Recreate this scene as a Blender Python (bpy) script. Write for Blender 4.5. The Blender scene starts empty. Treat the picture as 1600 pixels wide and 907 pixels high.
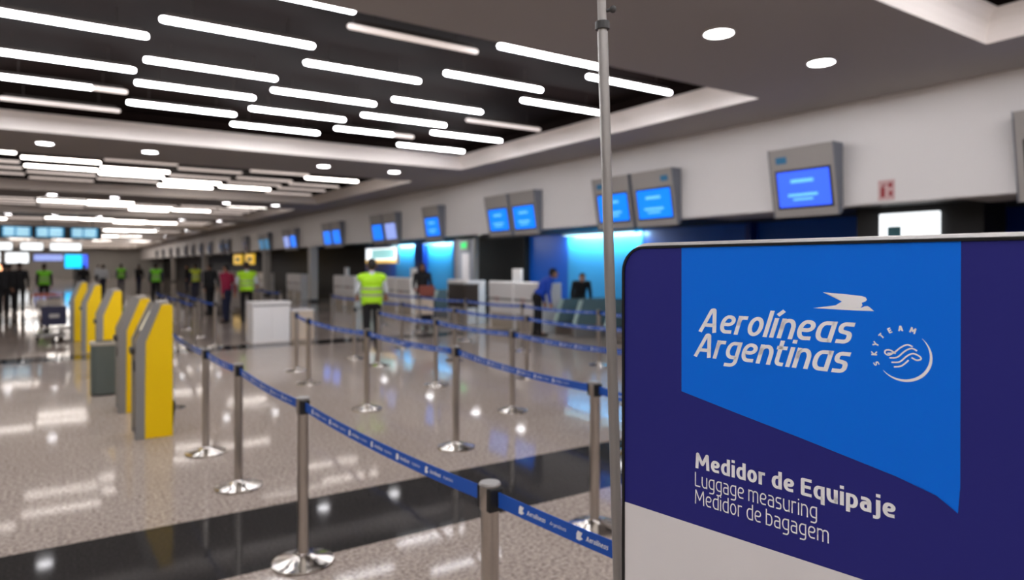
import bpy, bmesh, math, random
from mathutils import Vector, Matrix
random.seed(7)
PI = math.pi
C = bpy.context.scene
COL = C.collection

# ------------------------------------------------------------------ camera, world, exposure
cam_d = bpy.data.cameras.new('camera'); cam = bpy.data.objects.new('camera', cam_d); COL.objects.link(cam)
cam.location = (0, 0, 1.66)
cam.rotation_euler = (PI/2, 0, math.radians(-33.555))
cam_d.sensor_width = 36; cam_d.lens = 1060/1600*36
cam_d.shift_y = -38.5/1600
cam_d.clip_start = .05; cam_d.clip_end = 300
cam_d.dof.use_dof = True; cam_d.dof.focus_distance = 1.25; cam_d.dof.aperture_fstop = 2.7
C.camera = cam
w = bpy.data.worlds.new('world'); C.world = w; w.use_nodes = True
w.node_tree.nodes['Background'].inputs[0].default_value = (1, .96, .92, 1)
w.node_tree.nodes['Background'].inputs[1].default_value = .03
C.view_settings.view_transform = 'Standard'; C.view_settings.look = 'None'
C.view_settings.gamma = 1; C.view_settings.exposure = .95; C.view_settings.use_curve_mapping = False
TUBE_L = 13.0          # radiance of a lit ceiling tube
SPOT_L = 12.0         # radiance of a recessed downlight
try:
    C.cycles.use_denoising = True
    C.cycles.max_bounces = 8
    C.cycles.sample_clamp_indirect = 4
except Exception: pass

def area(name, loc, rot, sx, sy, power, col, spread=PI):
    d = bpy.data.lights.new(name, 'AREA'); d.shape = 'RECTANGLE'; d.size = sx; d.size_y = sy
    d.energy = power; d.color = col; d.spread = spread
    o = bpy.data.objects.new(name, d); COL.objects.link(o); o.location = loc; o.rotation_euler = rot
    return o

# ------------------------------------------------------------------ materials
def lin(h):
    h = h.lstrip('#'); v = [int(h[i:i+2], 16)/255 for i in (0, 2, 4)]
    return tuple(c/12.92 if c <= .04045 else ((c+.055)/1.055)**2.4 for c in v) + (1,)
def mat(name, hexcol, rough=.5, metal=0, emit=0, emit_col=None, coat=0, noise=0, nscale=20, spec=.5):
    m = bpy.data.materials.new(name); m.use_nodes = True
    nt = m.node_tree; b = nt.nodes['Principled BSDF']
    col = lin(hexcol)
    b.inputs['Base Color'].default_value = col
    b.inputs['Roughness'].default_value = rough; b.inputs['Metallic'].default_value = metal
    b.inputs['Specular IOR Level'].default_value = spec
    if coat: b.inputs['Coat Weight'].default_value = coat; b.inputs['Coat Roughness'].default_value = .05
    if emit:
        b.inputs['Emission Color'].default_value = lin(emit_col or hexcol); b.inputs['Emission Strength'].default_value = emit
    if noise:
        tc = nt.nodes.new('ShaderNodeTexCoord'); n = nt.nodes.new('ShaderNodeTexNoise'); n.inputs['Scale'].default_value = nscale
        n.inputs['Detail'].default_value = 4
        mx = nt.nodes.new('ShaderNodeMix'); mx.data_type = 'RGBA'
        mx.inputs[6].default_value = tuple(c*(1-noise) for c in col[:3]) + (1,)
        mx.inputs[7].default_value = tuple(min(1, c*(1+noise)) for c in col[:3]) + (1,)
        nt.links.new(tc.outputs['Object'], n.inputs['Vector']); nt.links.new(n.outputs['Fac'], mx.inputs[0])
        nt.links.new(mx.outputs[2], b.inputs['Base Color'])
    return m
def granite(name, stops, rough, scale, rough_noise=.05, joint=None):
    m = bpy.data.materials.new(name); m.use_nodes = True
    nt = m.node_tree; b = nt.nodes['Principled BSDF']; L = nt.links.new
    b.inputs['Specular IOR Level'].default_value = .06
    tc = nt.nodes.new('ShaderNodeTexCoord')
    n = nt.nodes.new('ShaderNodeTexNoise'); n.inputs['Scale'].default_value = scale; n.inputs['Detail'].default_value = 5; n.inputs['Roughness'].default_value = .7
    r = nt.nodes.new('ShaderNodeValToRGB'); e = r.color_ramp.elements
    e[0].position, e[0].color = stops[0][0], lin(stops[0][1])
    e[1].position, e[1].color = stops[-1][0], lin(stops[-1][1])
    for p, c in stops[1:-1]:
        k = e.new(p); k.color = lin(c)
    L(tc.outputs['Object'], n.inputs['Vector']); L(n.outputs['Fac'], r.inputs[0])
    out = r.outputs[0]
    if joint:
        br = nt.nodes.new('ShaderNodeTexBrick'); br.offset = 0; br.inputs['Scale'].default_value = 1
        br.inputs['Brick Width'].default_value = .6; br.inputs['Row Height'].default_value = .6
        br.inputs['Mortar Size'].default_value = .0025
        br.inputs['Color1'].default_value = (1, 1, 1, 1); br.inputs['Color2'].default_value = (.93, .92, .92, 1); br.inputs['Mortar'].default_value = (joint, joint, joint, 1)
        L(tc.outputs['Object'], br.inputs['Vector'])
        mx = nt.nodes.new('ShaderNodeMix'); mx.data_type = 'RGBA'; mx.blend_type = 'MULTIPLY'; mx.inputs[0].default_value = 1
        L(out, mx.inputs[6]); L(br.outputs['Color'], mx.inputs[7]); out = mx.outputs[2]
    L(out, b.inputs['Base Color'])
    n2 = nt.nodes.new('ShaderNodeTexNoise'); n2.inputs['Scale'].default_value = 1.3; n2.inputs['Detail'].default_value = 3
    mr = nt.nodes.new('ShaderNodeMapRange'); mr.inputs[3].default_value = rough-rough_noise; mr.inputs[4].default_value = rough+rough_noise
    L(tc.outputs['Object'], n2.inputs['Vector']); L(n2.outputs['Fac'], mr.inputs[0]); L(mr.outputs[0], b.inputs['Roughness'])
    return m
M = dict(
    floor=granite('polished_granite', [(.36, '#75685f'), (.48, '#b5a79c'), (.58, '#c9bbb0'), (.7, '#e2d8cf')], .06, 42, .025, .86),
    stripe=granite('dark_granite', [(.3, '#2a2827'), (.55, '#3a3837'), (.8, '#4c4a49')], .06, 60, .02),
    plaster=mat('ceiling_plaster', '#a5a09d', .75, spec=.3),
    cove=mat('cove_paint', '#eee6e0', .3),
    brown=mat('dark_brown_ceiling', '#150d0b', .85, noise=.15, nscale=3, spec=.05),
    wallwhite=mat('bulkhead_paint', '#f3f0ee', .55),
    hallwall=mat('hall_wall_paint', '#b9b2aa', .7),
    farwall=mat('far_wall_paint', '#b9b6b0', .6),
    black=mat('black_panel', '#0e0d0d', .6), soffit=mat('recess_soffit', '#23211f', .7), soffit_painted_lit=mat('recess_soffit_painted_lit', '#a7a29c', .6),
    bluewash=mat('blue_panel_painted_wash', '#3a94cc', .3), tube_soft=mat('tube_diffuser_soft', '#ffffff', .4, emit=6.5, emit_col='#fff4ec'),
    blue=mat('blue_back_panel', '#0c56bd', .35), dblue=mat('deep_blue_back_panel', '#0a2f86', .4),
    tube_on=mat('tube_diffuser_lit', '#ffffff', .4, emit=TUBE_L, emit_col='#fdfbff'),
    tube_dim=mat('tube_diffuser_dim', '#ffffff', .4, emit=.30, emit_col='#ffeadf'),
    tube_half=mat('tube_diffuser_weak', '#ffffff', .4, emit=.5, emit_col='#ffeadf'),
    housing=mat('tube_housing', '#2a221e', .7),
    spot=mat('downlight_lens', '#ffffff', .4, emit=SPOT_L, emit_col='#fdfbff'),
    spotrim=mat('downlight_rim', '#e8e4de', .4),
    steel=mat('brushed_steel', '#bdb6ae', .28, 1, noise=.06, nscale=90), chrome=mat('polished_chrome', '#cfc9c2', .12, 1),
    alu=mat('bright_aluminium', '#d9d5d1', .42, .55),
    polegrey=mat('grey_pole_metal', '#9a9692', .4, .5),
    blackpl=mat('black_plastic', '#121212', .45), colgrey=mat('column_grey', '#c4bfb8', .5), darkgrey=mat('dark_grey_plastic', '#3b3a39', .5), midgrey=mat('mid_grey_paint', '#8b8986', .45),
    belt=mat('blue_belt_webbing', '#1355b8', .7, noise=.12, nscale=200), print=mat('white_print', '#fbfafa', .6), beltprint=mat('pale_belt_print', '#a9c1e6', .7),
    navy=mat('navy_print', '#2a2a7c', .5, spec=.2), signblue=mat('bright_blue_print', '#0074ee', .5, spec=.2), signwhite=mat('white_board', '#e8e4e2', .5), gasket=mat('black_gasket', '#08080a', .4),
    yellow=mat('kiosk_yellow', '#ffd400', .4, spec=.3), yellowpale=mat('kiosk_pale_yellow', '#e8c34a', .35), kgrey=mat('kiosk_grey', '#8c8a88', .4), kscreen=mat('kiosk_screen', '#e9dfc0', .3, emit=.55),
    mongrey=mat('monitor_housing', '#a7a29d', .45), monside=mat('monitor_side', '#757984', .45),
    scr=mat('screen_blue', '#0a6ff0', .3, emit=.62, emit_col='#0a78ff'), scr2=mat('screen_indigo', '#3a62ff', .3, emit=.55, emit_col='#3560fb'),
    scr3=mat('screen_pale', '#9fb4ff', .3, emit=.4), scrtxt=mat('screen_text', '#7fc4ff', .3, emit=.55, emit_col='#5ab4ff'), scroff=mat('screen_dark', '#25303c', .2), scrteal=mat('screen_teal', '#1d86b8', .3, emit=.3),
    monlogo=mat('housing_logo_blue', '#2f7fae', .5),
    deskwhite=mat('desk_white', '#f3f0ee', .4), deskbeige=mat('desk_beige', '#b3a795', .45), desktop=mat('worktop_grey', '#7d7a77', .4), deskblack=mat('desk_dark', '#3a322d', .5),
    glass=mat('teal_glass_edge', '#6b8388', .15), palegreen=mat('pale_glass_edge', '#c9e2da', .2), rubber=mat('conveyor_rubber', '#232325', .6),
    lightbox=mat('lightbox_white', '#ffffff', .4, emit=.75, emit_col='#f4fbff'), lightteal=mat('lightbox_teal', '#9fdcdc', .4, emit=.42), lightyellow=mat('lightbox_yellow', '#ffd070', .4, emit=.45),
    lightcyan=mat('lightbox_cyan', '#00b8ff', .4, emit=.9), lightorange=mat('lightbox_orange', '#ffb082', .4, emit=1.6), lightice=mat('board_text_ice', '#bfe8f2', .4, emit=.6),
    washer=mat('washer_lens', '#ffffff', .4, emit=3, emit_col='#b8f2ff'),
    green=mat('exit_green', '#1fae5a', .4, emit=.7), doorgrey=mat('door_grey', '#8b8f9c', .45), paper=mat('paper_white', '#d8d6da', .6), signyellow=mat('sign_yellow', '#e2b429', .4, emit=.45),
    redmark=mat('red_mark', '#a3262c', .5), pink=mat('pale_pink_plate', '#d9b5b4', .5), teal=mat('teal_mark', '#2d6c74', .5),
    skin=mat('skin', '#b98467', .55), skin2=mat('skin_tan', '#8f5f49', .55), hairblack=mat('hair_black', '#15100e', .6), hairbrown=mat('hair_brown', '#2c1c14', .6),
    vest=mat('high_visibility_yellow', '#b6f01c', .6), vestgreen=mat('high_visibility_green', '#7fdc2a', .6), vestdull=mat('high_visibility_dull', '#c3cf36', .6), band=mat('reflective_grey', '#a9b585', .4),
    shirtwhite=mat('shirt_white', '#cfd4da', .7), shirtblack=mat('jacket_black', '#141316', .75), shirtred=mat('shirt_crimson', '#9c1640', .7), shirtblue=mat('shirt_blue', '#0f48c0', .7), shirtnavy=mat('shirt_navy', '#1b2140', .7),
    trouserblack=mat('trousers_black', '#121114', .8), trousernavy=mat('trousers_navy', '#181d3a', .8), shoe=mat('shoe_black', '#0c0b0b', .5), eye=mat('eye_dark', '#0a0808', .3), lip=mat('lip_red', '#7c3b36', .5),
    bingrey=mat('bin_grey_green', '#59625d', .45), binrim=mat('bin_rim', '#b9b2a4', .4), binrust=mat('bin_side_brown', '#7a5a2b', .5),
    trolleypanel=mat('trolley_panel_navy', '#1c1d3c', .45), trolleycream=mat('trolley_panel_cream', '#d8c7b3', .5), bagred=mat('bag_red', '#8e4a3c', .7), handlered=mat('handle_red', '#a05a4b', .5), bagdark=mat('case_dark', '#14182a', .6),
)

# ------------------------------------------------------------------ mesh helpers
def V(*a): return Vector(a)
class MB:
    def __init__(s): s.bm = bmesh.new(); s.mats = []; s.cur = 0
    def use(s, m):
        if m not in s.mats: s.mats.append(m)
        s.cur = s.mats.index(m); return s
    def _mark(s, faces):
        for f in faces: f.material_index = s.cur
    def box(s, a, b, bev=0, seg=2):
        (x0, y0, z0), (x1, y1, z1) = a, b
        vs = [s.bm.verts.new(p) for p in ((x0,y0,z0),(x1,y0,z0),(x1,y1,z0),(x0,y1,z0),(x0,y0,z1),(x1,y0,z1),(x1,y1,z1),(x0,y1,z1))]
        fs = [s.bm.faces.new([vs[i] for i in q]) for q in ((3,2,1,0),(4,5,6,7),(0,1,5,4),(1,2,6,5),(2,3,7,6),(3,0,4,7))]
        s._mark(fs)
        if bev:
            es = list({e for f in fs for e in f.edges})
            r = bmesh.ops.bevel(s.bm, geom=es, offset=bev, segments=seg, profile=.5, affect='EDGES'); s._mark(r['faces'])
        return s
    def prism(s, pts, axis, d0, d1, bev=0):
        """polygon pts (2D) in the plane normal to axis ('x': pts are (y,z); 'y': (x,z); 'z': (x,y)), from d0 to d1"""
        def P(p, d): return {'x': (d, p[0], p[1]), 'y': (p[0], d, p[1]), 'z': (p[0], p[1], d)}[axis]
        a = [s.bm.verts.new(P(p, d0)) for p in pts]; b = [s.bm.verts.new(P(p, d1)) for p in pts]
        fs = [s.bm.faces.new(a), s.bm.faces.new(b[::-1])]
        n = len(pts)
        for i in range(n): fs.append(s.bm.faces.new((a[i], b[i], b[(i+1) % n], a[(i+1) % n])))
        s._mark(fs)
        if bev:
            es = list({e for f in fs[:2] for e in f.edges})
            r = bmesh.ops.bevel(s.bm, geom=es, offset=bev, segments=2, profile=.5, affect='EDGES'); s._mark(r['faces'])
        return s
    def lathe(s, prof, c=(0, 0, 0), seg=24, axis='z'):
        """prof: list of (r, h) along the axis"""
        rings = []
        for r, h in prof:
            ring = []
            for i in range(seg):
                a = 2*PI*i/seg; x, y = r*math.cos(a), r*math.sin(a)
                p = {'z': (x, y, h), 'x': (h, x, y), 'y': (x, h, y)}[axis]
                ring.append(s.bm.verts.new((p[0]+c[0], p[1]+c[1], p[2]+c[2])))
            rings.append(ring)
        fs = []
        for a, b in zip(rings, rings[1:]):
            for i in range(seg): fs.append(s.bm.faces.new((a[i], a[(i+1) % seg], b[(i+1) % seg], b[i])))
        fs.append(s.bm.faces.new(rings[0][::-1])); fs.append(s.bm.faces.new(rings[-1]))
        s._mark(fs); return s
    def sweep(s, path, r, seg=10, closed=False):
        path = [Vector(p) for p in path]; n = len(path); rings = []; up = None
        rr = r if isinstance(r, (list, tuple)) else [r]*n
        for i, p in enumerate(path):
            if closed: t = path[(i+1) % n] - path[i-1]
            else: t = path[min(i+1, n-1)] - path[max(i-1, 0)]
            t.normalize()
            if up is None: up = V(0, 0, 1) if abs(t.z) < .9 else V(1, 0, 0)
            u = t.cross(up).normalized(); v = u.cross(t).normalized(); up = v
            rings.append([s.bm.verts.new(p + u*rr[i]*math.cos(2*PI*k/seg) + v*rr[i]*math.sin(2*PI*k/seg)) for k in range(seg)])
        fs = []
        m = n if closed else n-1
        for i in range(m):
            a, b = rings[i], rings[(i+1) % n]
            for k in range(seg): fs.append(s.bm.faces.new((a[k], a[(k+1) % seg], b[(k+1) % seg], b[k])))
        if not closed: fs.append(s.bm.faces.new(rings[0][::-1])); fs.append(s.bm.faces.new(rings[-1]))
        s._mark(fs); return s
    def ball(s, c, r, seg=12, rings=8):
        c = Vector(c); r = Vector(r) if not isinstance(r, (int, float)) else V(r, r, r)
        prof = []
        rs = []
        for i in range(1, rings):
            a = PI*i/rings
            rs.append([s.bm.verts.new((c.x+r.x*math.sin(a)*math.cos(2*PI*k/seg), c.y+r.y*math.sin(a)*math.sin(2*PI*k/seg), c.z-r.z*math.cos(a))) for k in range(seg)])
        b = s.bm.verts.new((c.x, c.y, c.z-r.z)); t = s.bm.verts.new((c.x, c.y, c.z+r.z)); fs = []
        for k in range(seg):
            fs.append(s.bm.faces.new((b, rs[0][(k+1) % seg], rs[0][k]))); fs.append(s.bm.faces.new((t, rs[-1][k], rs[-1][(k+1) % seg])))
        for p, q in zip(rs, rs[1:]):
            for k in range(seg): fs.append(s.bm.faces.new((p[k], p[(k+1) % seg], q[(k+1) % seg], q[k])))
        s._mark(fs); return s
    def capsule(s, p0, p1, r0, r1, seg=12):
        p0, p1 = Vector(p0), Vector(p1); d = (p1-p0); L = d.length or 1e-6; d /= L
        pts = []; rad = []
        for k in range(4):
            a = PI/2*(1-k/3.0) if k < 3 else 0
            a = PI/2*(1-k/3.0)
            pts.append(p0 - d*r0*math.sin(a)); rad.append(max(r0*math.cos(a), r0*.06))
        for k in range(4):
            a = PI/2*k/3.0
            pts.append(p1 + d*r1*math.sin(a)); rad.append(max(r1*math.cos(a), r1*.06))
        return s.sweep(pts, rad, seg)
    def build(s, name, m=None, parent=None, smooth=False, loc=None, rotz=0):
        bmesh.ops.recalc_face_normals(s.bm, faces=s.bm.faces)
        me = bpy.data.meshes.new(name); s.bm.to_mesh(me); s.bm.free()
        ms = s.mats if s.mats else [m]
        for x in ms: me.materials.append(M[x] if isinstance(x, str) else x)
        if smooth:
            for p in me.polygons: p.use_smooth = True
            try: me.set_sharp_from_angle(angle=math.radians(38))
            except Exception: pass
        o = bpy.data.objects.new(name, me); COL.objects.link(o)
        if parent: o.parent = parent
        if loc: o.location = loc
        if rotz: o.rotation_euler = (0, 0, rotz)
        return o
def tag(o, label=None, cat=None, group=None, kind=None):
    if label: o['label'] = label
    if cat: o['category'] = cat
    if group: o['group'] = group
    if kind: o['kind'] = kind
    return o
def thing(name, label, cat, loc=(0, 0, 0), rotz=0, group=None):
    o = bpy.data.objects.new(name, None); COL.objects.link(o); o.empty_display_size = .1
    o.location = loc; o.rotation_euler = (0, 0, rotz)
    return tag(o, label, cat, group)
KIDS = {}
def dup(root, loc=None, rotz=None, label=None, group=None):
    """copy of a thing with copies of its parts and sub-parts"""
    def rec(o, par):
        c = o.copy(); COL.objects.link(c)
        if par: c.parent = par
        for ch in o.children: rec(ch, c)
        return c
    r = rec(root, None)
    if loc is not None: r.location = loc
    if rotz is not None: r.rotation_euler = (0, 0, rotz)
    if label: r['label'] = label
    if group: r['group'] = group
    return r
def struct(mb, name, m=None, parent=None, label=None):
    o = mb.build(name, m, parent)
    o['kind'] = 'structure'
    if label: o['label'] = label
    return o
ORD = ['first', 'second', 'third', 'fourth', 'fifth', 'sixth', 'seventh', 'eighth', 'ninth', 'tenth', 'eleventh', 'twelfth', 'thirteenth', 'fourteenth', 'fifteenth', 'sixteenth', 'seventeenth', 'eighteenth', 'nineteenth', 'twentieth']

# ------------------------------------------------------------------ setting: floor, walls, ceiling
YN, YF = -6.0, 110.0
XL, XB, XR = -11.0, 9.3, 12.2
ZC, ZT = 3.96, 4.46
STRIPES = [(3.83, 4.82), (14.15, 14.95), (24.4, 25.4), (35, 36), (46, 47)]
y = YN
fl = MB().use('floor')
for a, b in STRIPES:
    fl.box((XL, y, -.1), (XR+.3, a, 0)); y = b
fl.box((XL, y, -.1), (XR+.3, YF, 0))
fl.use('stripe')
for a, b in STRIPES: fl.box((XL, a, -.1), (XR+.3, b, 0))
struct(fl, 'floor')
struct(MB().box((XL-.2, YN, -.1), (XL, YF, ZC)), 'wall_left', 'hallwall')
struct(MB().box((XL-.2, YN-.2, -.1), (XR+.3, YN, ZC+.6)), 'wall_near', 'hallwall')
struct(MB().box((XL-.2, YF, -.1), (XR+.3, YF+.2, ZC+.6)), 'wall_far', 'farwall')
struct(MB().box((XB, YN, 2.51), (XB+.28, YF, ZC)), 'wall_bulkhead', 'wallwhite')
struct(MB().box((XR, YN, -.1), (XR+.2, YF, 2.62)), 'wall_right', 'black')
rc = MB().use('soffit').box((XB+.28, YN, 2.56), (XR+.2, YF, 2.62))
rc.use('soffit_painted_lit').box((XB+.28, 6.9, 2.52), (XB+1.3, 8.4, 2.56)); rc.box((XB+.28, 2.6, 2.52), (XB+1.2, 4.1, 2.56))  # paler slabs: lit stretches of the recess ceiling painted in
struct(rc, 'ceiling_recess')
# ceiling: beams with sunken dark coffers between them
PER = 11.1
COF = [(5.9 + PER*(k-1), 14.25 + PER*(k-1)) for k in range(0, 10)]   # coffer 0 is overhead
CX0, CX1 = -8.0, 8.0
ce = MB().use('plaster'); y = YN
for a, b in COF:
    a = max(a, YN)
    if a > y: ce.box((CX0, y, ZC), (CX1, a, ZC+.75))
    y = b
ce.box((CX0, y, ZC), (CX1, YF, ZC+.75))
ce.box((XL, YN, ZC), (CX0, YF, ZC+.75)); ce.box((CX1, YN, ZC), (XB+.4, YF, ZC+.75))
struct(ce, 'ceiling')
def coffer(a, b):
    """curved pale cove running round the recess, dark brown panel on top"""
    m = MB().use('brown').box((CX0, a, ZT), (CX1, b, ZT+.05))
    m.use('cove')
    prof = []
    for k in range(7):
        t = PI/2*k/6
        prof.append((.17*(1-math.cos(t)), ZC + .30*math.sin(t)))   # inward offset, height
    prof = [(0.0, ZC)] + prof[1:]
    cav = [(.17, ZC+.30), (.03, ZC+.30), (.03, ZT)]
    ring = []
    for o, z in prof:
        ring.append([m.bm.verts.new(p) for p in ((CX0+o, a+o, z), (CX1-o, a+o, z), (CX1-o, b-o, z), (CX0+o, b-o, z))])
    fs = []
    for p, q in zip(ring, ring[1:]):
        for i in range(4): fs.append(m.bm.faces.new((p[i], p[(i+1) % 4], q[(i+1) % 4], q[i])))
    m._mark(fs)
    m.use('brown'); ring = []; fs = []
    for o, z in cav:
        ring.append([m.bm.verts.new(p) for p in ((CX0+o, a+o, z), (CX1-o, a+o, z), (CX1-o, b-o, z), (CX0+o, b-o, z))])
    for p, q in zip(ring, ring[1:]):
        for i in range(4): fs.append(m.bm.faces.new((p[i], p[(i+1) % 4], q[(i+1) % 4], q[i])))
    m._mark(fs)
    return m
for k, (a, b) in enumerate(COF):
    o = struct(coffer(max(a, YN+.02), b), 'ceiling_coffer')
# back wall of the check-in recess: fixed colour panels, the paler pair with washer light put into the blue
def backpanel(n, y0, y1, m, x=XR-.06, z0=0, z1=2.56):
    struct(MB().box((x, y0, z0), (XR, y1, z1)), 'trim_%d' % n, m)
backpanel(1, 4.9, 17.4, 'blue'); backpanel(2, -2.0, 4.75, 'dblue', XR-.05); backpanel(3, 22.2, 31.0, 'blue'); backpanel(7, 12.35, 15.35, 'bluewash', XR-.09); backpanel(8, 22.25, 27.4, 'bluewash', XR-.09)
struct(MB().box((10.6, 4.2, 0), (11.3, 6.0, 2.56)), 'trim_4', 'black')
struct(MB().box((11.95, 17.3, 0), (XR, 20.3, 2.56)), 'trim_5', 'black')
struct(MB().box((11.9, 9.0, 0), (XR-.06, 9.12, 2.56)).box((11.9, 24.3, 0), (XR-.06, 25.1, 2.56)), 'trim_6', 'dblue')

# ------------------------------------------------------------------ ceiling tubes and downlights
def tube_mesh(name, L=1.6, r=.032, seg=10, m='tube_on', weak=0):
    mb = MB().use(m)
    pr = [(r*.5, 0), (r*.87, .012), (r, .035)]
    if weak:
        q = L*(1-weak)
        mb.lathe(pr + [(r, q)], axis='x', seg=seg); mb.use('tube_half').lathe([(r, q+.01), (r, L-.035), (r*.87, L-.012), (r*.5, L)], axis='x', seg=seg)
    else:
        mb.lathe(pr + [(r, L-.035), (r*.87, L-.012), (r*.5, L)], axis='x', seg=seg)
    return mb
TM = {}
for key, m, weak in (('on', 'tube_on', 0), ('dim', 'tube_dim', 0), ('weak', 'tube_on', .28), ('soft', 'tube_soft', 0)):
    o = tube_mesh('diffuser', m=m, weak=weak).build('light_tube', smooth=True); TM[key] = o
channel = MB().box((.06, -.014, .031), (1.54, .014, .075)).box((.3, -.004, .075), (.308, .004, .26)).box((1.29, -.004, .075), (1.298, .004, .26)).build('mounting_channel', 'housing')
COLX = [-5.85+1.665*i for i in range(9)]                       # start of each column; the last five are measured
COLY = {8: [7.03, 8.6, 10.3, 11.65, 13.2], 7: [6.62, 7.95, 9.64, 10.92, 12.27], 6: [6.95, 8.5, 10.1, 11.48, 12.92],
        5: [6.51, 7.82, 9.47, 10.73, 12.1], 4: [7.1, 8.5, 10.08, 11.4, 12.86]}
for i in range(4): COLY[i] = COLY[4 + (i % 2)]
XS = {8: 5.87, 7: 4.2, 6: 2.52, 5: .84, 4: -.8}
for i in range(4): XS[i] = -.8 - 1.665*(4-i)
first = {}
CN = ['nearest', 'second', 'third', 'fourth', 'fifth', 'sixth']
def place_tube(k, c, r, x, yy):
    key = 'on'
    if k == 1:
        if (c, r) in ((6, 0), (8, 2), (4, 4)): key = 'dim'
        if (c, r) in ((4, 3), (7, 4)): key = 'weak'
    elif k > 1: key = 'dim' if (c*7+r*3+k*5) % 5 in (0, 2, 3) else 'soft'
    src = TM[key]
    o = src if key not in first else src.copy()
    if key in first: COL.objects.link(o)
    first[key] = 1
    o.location = (x, yy, 4.2)
    col = ORD[8-c]
    what = {'on': 'bright white', 'dim': 'dim greyish', 'weak': 'white faint-ended', 'soft': 'soft white'}[key]
    if k <= 1:
        cof = 'coffer overhead' if k == 0 else 'big dark coffer ahead'
        lab = '%s ceiling tube, %s in %s column from check-in wall, %s' % (what, ORD[r], col, cof)
    else:
        lab = '%s ceiling tube, %s in %s column from check-in wall, %s coffer beyond' % (what, ORD[r], col, ORD[k-2])
    tag(o, lab, 'ceiling light', 'tube lights in the ceiling coffers')
    if k <= 1:
        ch = channel if 'ch' not in first else channel.copy()
        if 'ch' in first: COL.objects.link(ch)
        first['ch'] = 1
        ch.parent = o
    return o
for k in range(0, 7):
    cols = range(0, 9) if k <= 1 else range(1, 9) if k < 4 else range(2, 9)
    for c in cols:
        for r, yy in enumerate(COLY[c]):
            Y_ = yy + PER*(k-1)
            if Y_ < YN+.3: continue
            place_tube(k, c, r, XS[c], Y_)
far = MB().use('tube_soft')
for k in range(7, 10):
    for c in range(1, 9):
        for yy in COLY[c]:
            far.lathe([(.03, 0), (.042, .03), (.042, 1.57), (.03, 1.6)], (XS[c], yy+PER*(k-1), 4.2), 8, 'x')
tag(far.build('far_light_tubes'), 'countless bright ceiling tubes merging in the farthest coffers', 'ceiling light', kind='stuff')
dl_lens = MB().lathe([(.135, -.012), (.135, 0)], seg=20).build('recessed_downlight', 'spot')
dl_rim = MB()
dl_rim.sweep([(.147*math.cos(2*PI*i/24), .147*math.sin(2*PI*i/24), -.006) for i in range(24)], .013, 6, True)
rim0 = dl_rim.build('rim', 'spotrim', dl_lens, smooth=True)
used = 0
for k in range(0, 7):
    for i, x in enumerate((-5.5, -3.75, -2.0, -.27, 1.48, 5.03 if k else 5.4, 6.78 if k else 7.14)):
        if k == 0 and i < 3: continue
        Y_ = 4.45 + PER*k - (.1 if k else 0)
        o = dl_lens if not used else dup(dl_lens)
        used = 1
        o.location = (x, Y_, ZC-.001)
        tag(o, 'round recessed downlight, %s from the check-in wall, %s plain ceiling strip' % (ORD[6-i], 'nearest' if k == 0 else ORD[k]), 'downlight', 'round downlights in the ceiling strips')

for i, yy in enumerate((3.4, 5.9, 8.2, 10.6, 14.4, 16.7, 19.6, 23.3)):  # unseen lamps added to brighten the recess
    o = dup(dl_lens, (9.84, yy, 2.559)); tag(o, 'added round lamp unseen behind the bulkhead over the desks, %s of eight' % ORD[i], 'downlight', 'added lamps hidden behind the bulkhead')
    if yy < 14: continue
    l = area('added_back_wall_fill', (0, 0, -.016), (0, -.75, 0), .22, .22, 15, (1, .97, .94)); l.parent = o  # added area light, tilted to fill the blue back wall

# ------------------------------------------------------------------ stroke lettering
def fillet(pts, rad, closed=False, n=8):
    pts = [Vector(p) for p in pts]; out = []; N = len(pts)
    for i, p in enumerate(pts):
        if not closed and i in (0, N-1): out.append(p); continue
        a, b = pts[i-1], pts[(i+1) % N]
        u, v = (a-p), (b-p); lu, lv = u.length, v.length
        if lu < 1e-6 or lv < 1e-6: out.append(p); continue
        u /= lu; v /= lv
        c = max(-1, min(1, u.dot(v))); ang = math.acos(c)
        if ang > PI-.05: out.append(p); continue
        t = rad/math.tan(ang/2)
        p0, p1 = p+u*min(t, lu*.495), p+v*min(t, lv*.495)
        q0, q1 = p0.lerp(p, .58), p1.lerp(p, .58)
        for k in range(n+1):
            s = k/n; out.append(p0*(1-s)**3 + q0*3*s*(1-s)**2 + q1*3*s*s*(1-s) + p1*s**3)
    return out
def stroke(mb, pts, wd, T, closed=False, y0=0, y1=-.0006, taper=None):
    """flat ribbon of width wd along 2D pts, T maps (x,z) to local 3D at depth y"""
    n = len(pts); Lp, Rp = [], []
    for i in range(n):
        if closed: a, b = pts[i-1], pts[(i+1) % n]
        else: a, b = pts[max(i-1, 0)], pts[min(i+1, n-1)]
        p = pts[i]
        d1 = (p-a); d2 = (b-p)
        if d1.length < 1e-9: d1 = d2
        if d2.length < 1e-9: d2 = d1
        d1 = d1.normalized(); d2 = d2.normalized(); t = (d1+d2)
        if t.length < 1e-6: t = d1
        t.normalize(); nrm = Vector((-t.y, t.x)); k = 1/max(.5, nrm.dot(Vector((-d1.y, d1.x))))
        ww = wd/2*k*(taper(i/(n-1)) if taper else 1)
        Lp.append(p+nrm*ww); Rp.append(p-nrm*ww)
    rows = []
    for q in (Lp, Rp):
        rows.append([mb.bm.verts.new(T(v.x, v.y, y1)) for v in q])
    m = n if closed else n-1
    fs = []
    for i in range(m):
        j = (i+1) % n
        try: fs.append(mb.bm.faces.new((rows[0][i], rows[0][j], rows[1][j], rows[1][i])))
        except ValueError: pass
    mb._mark(fs)
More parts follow.
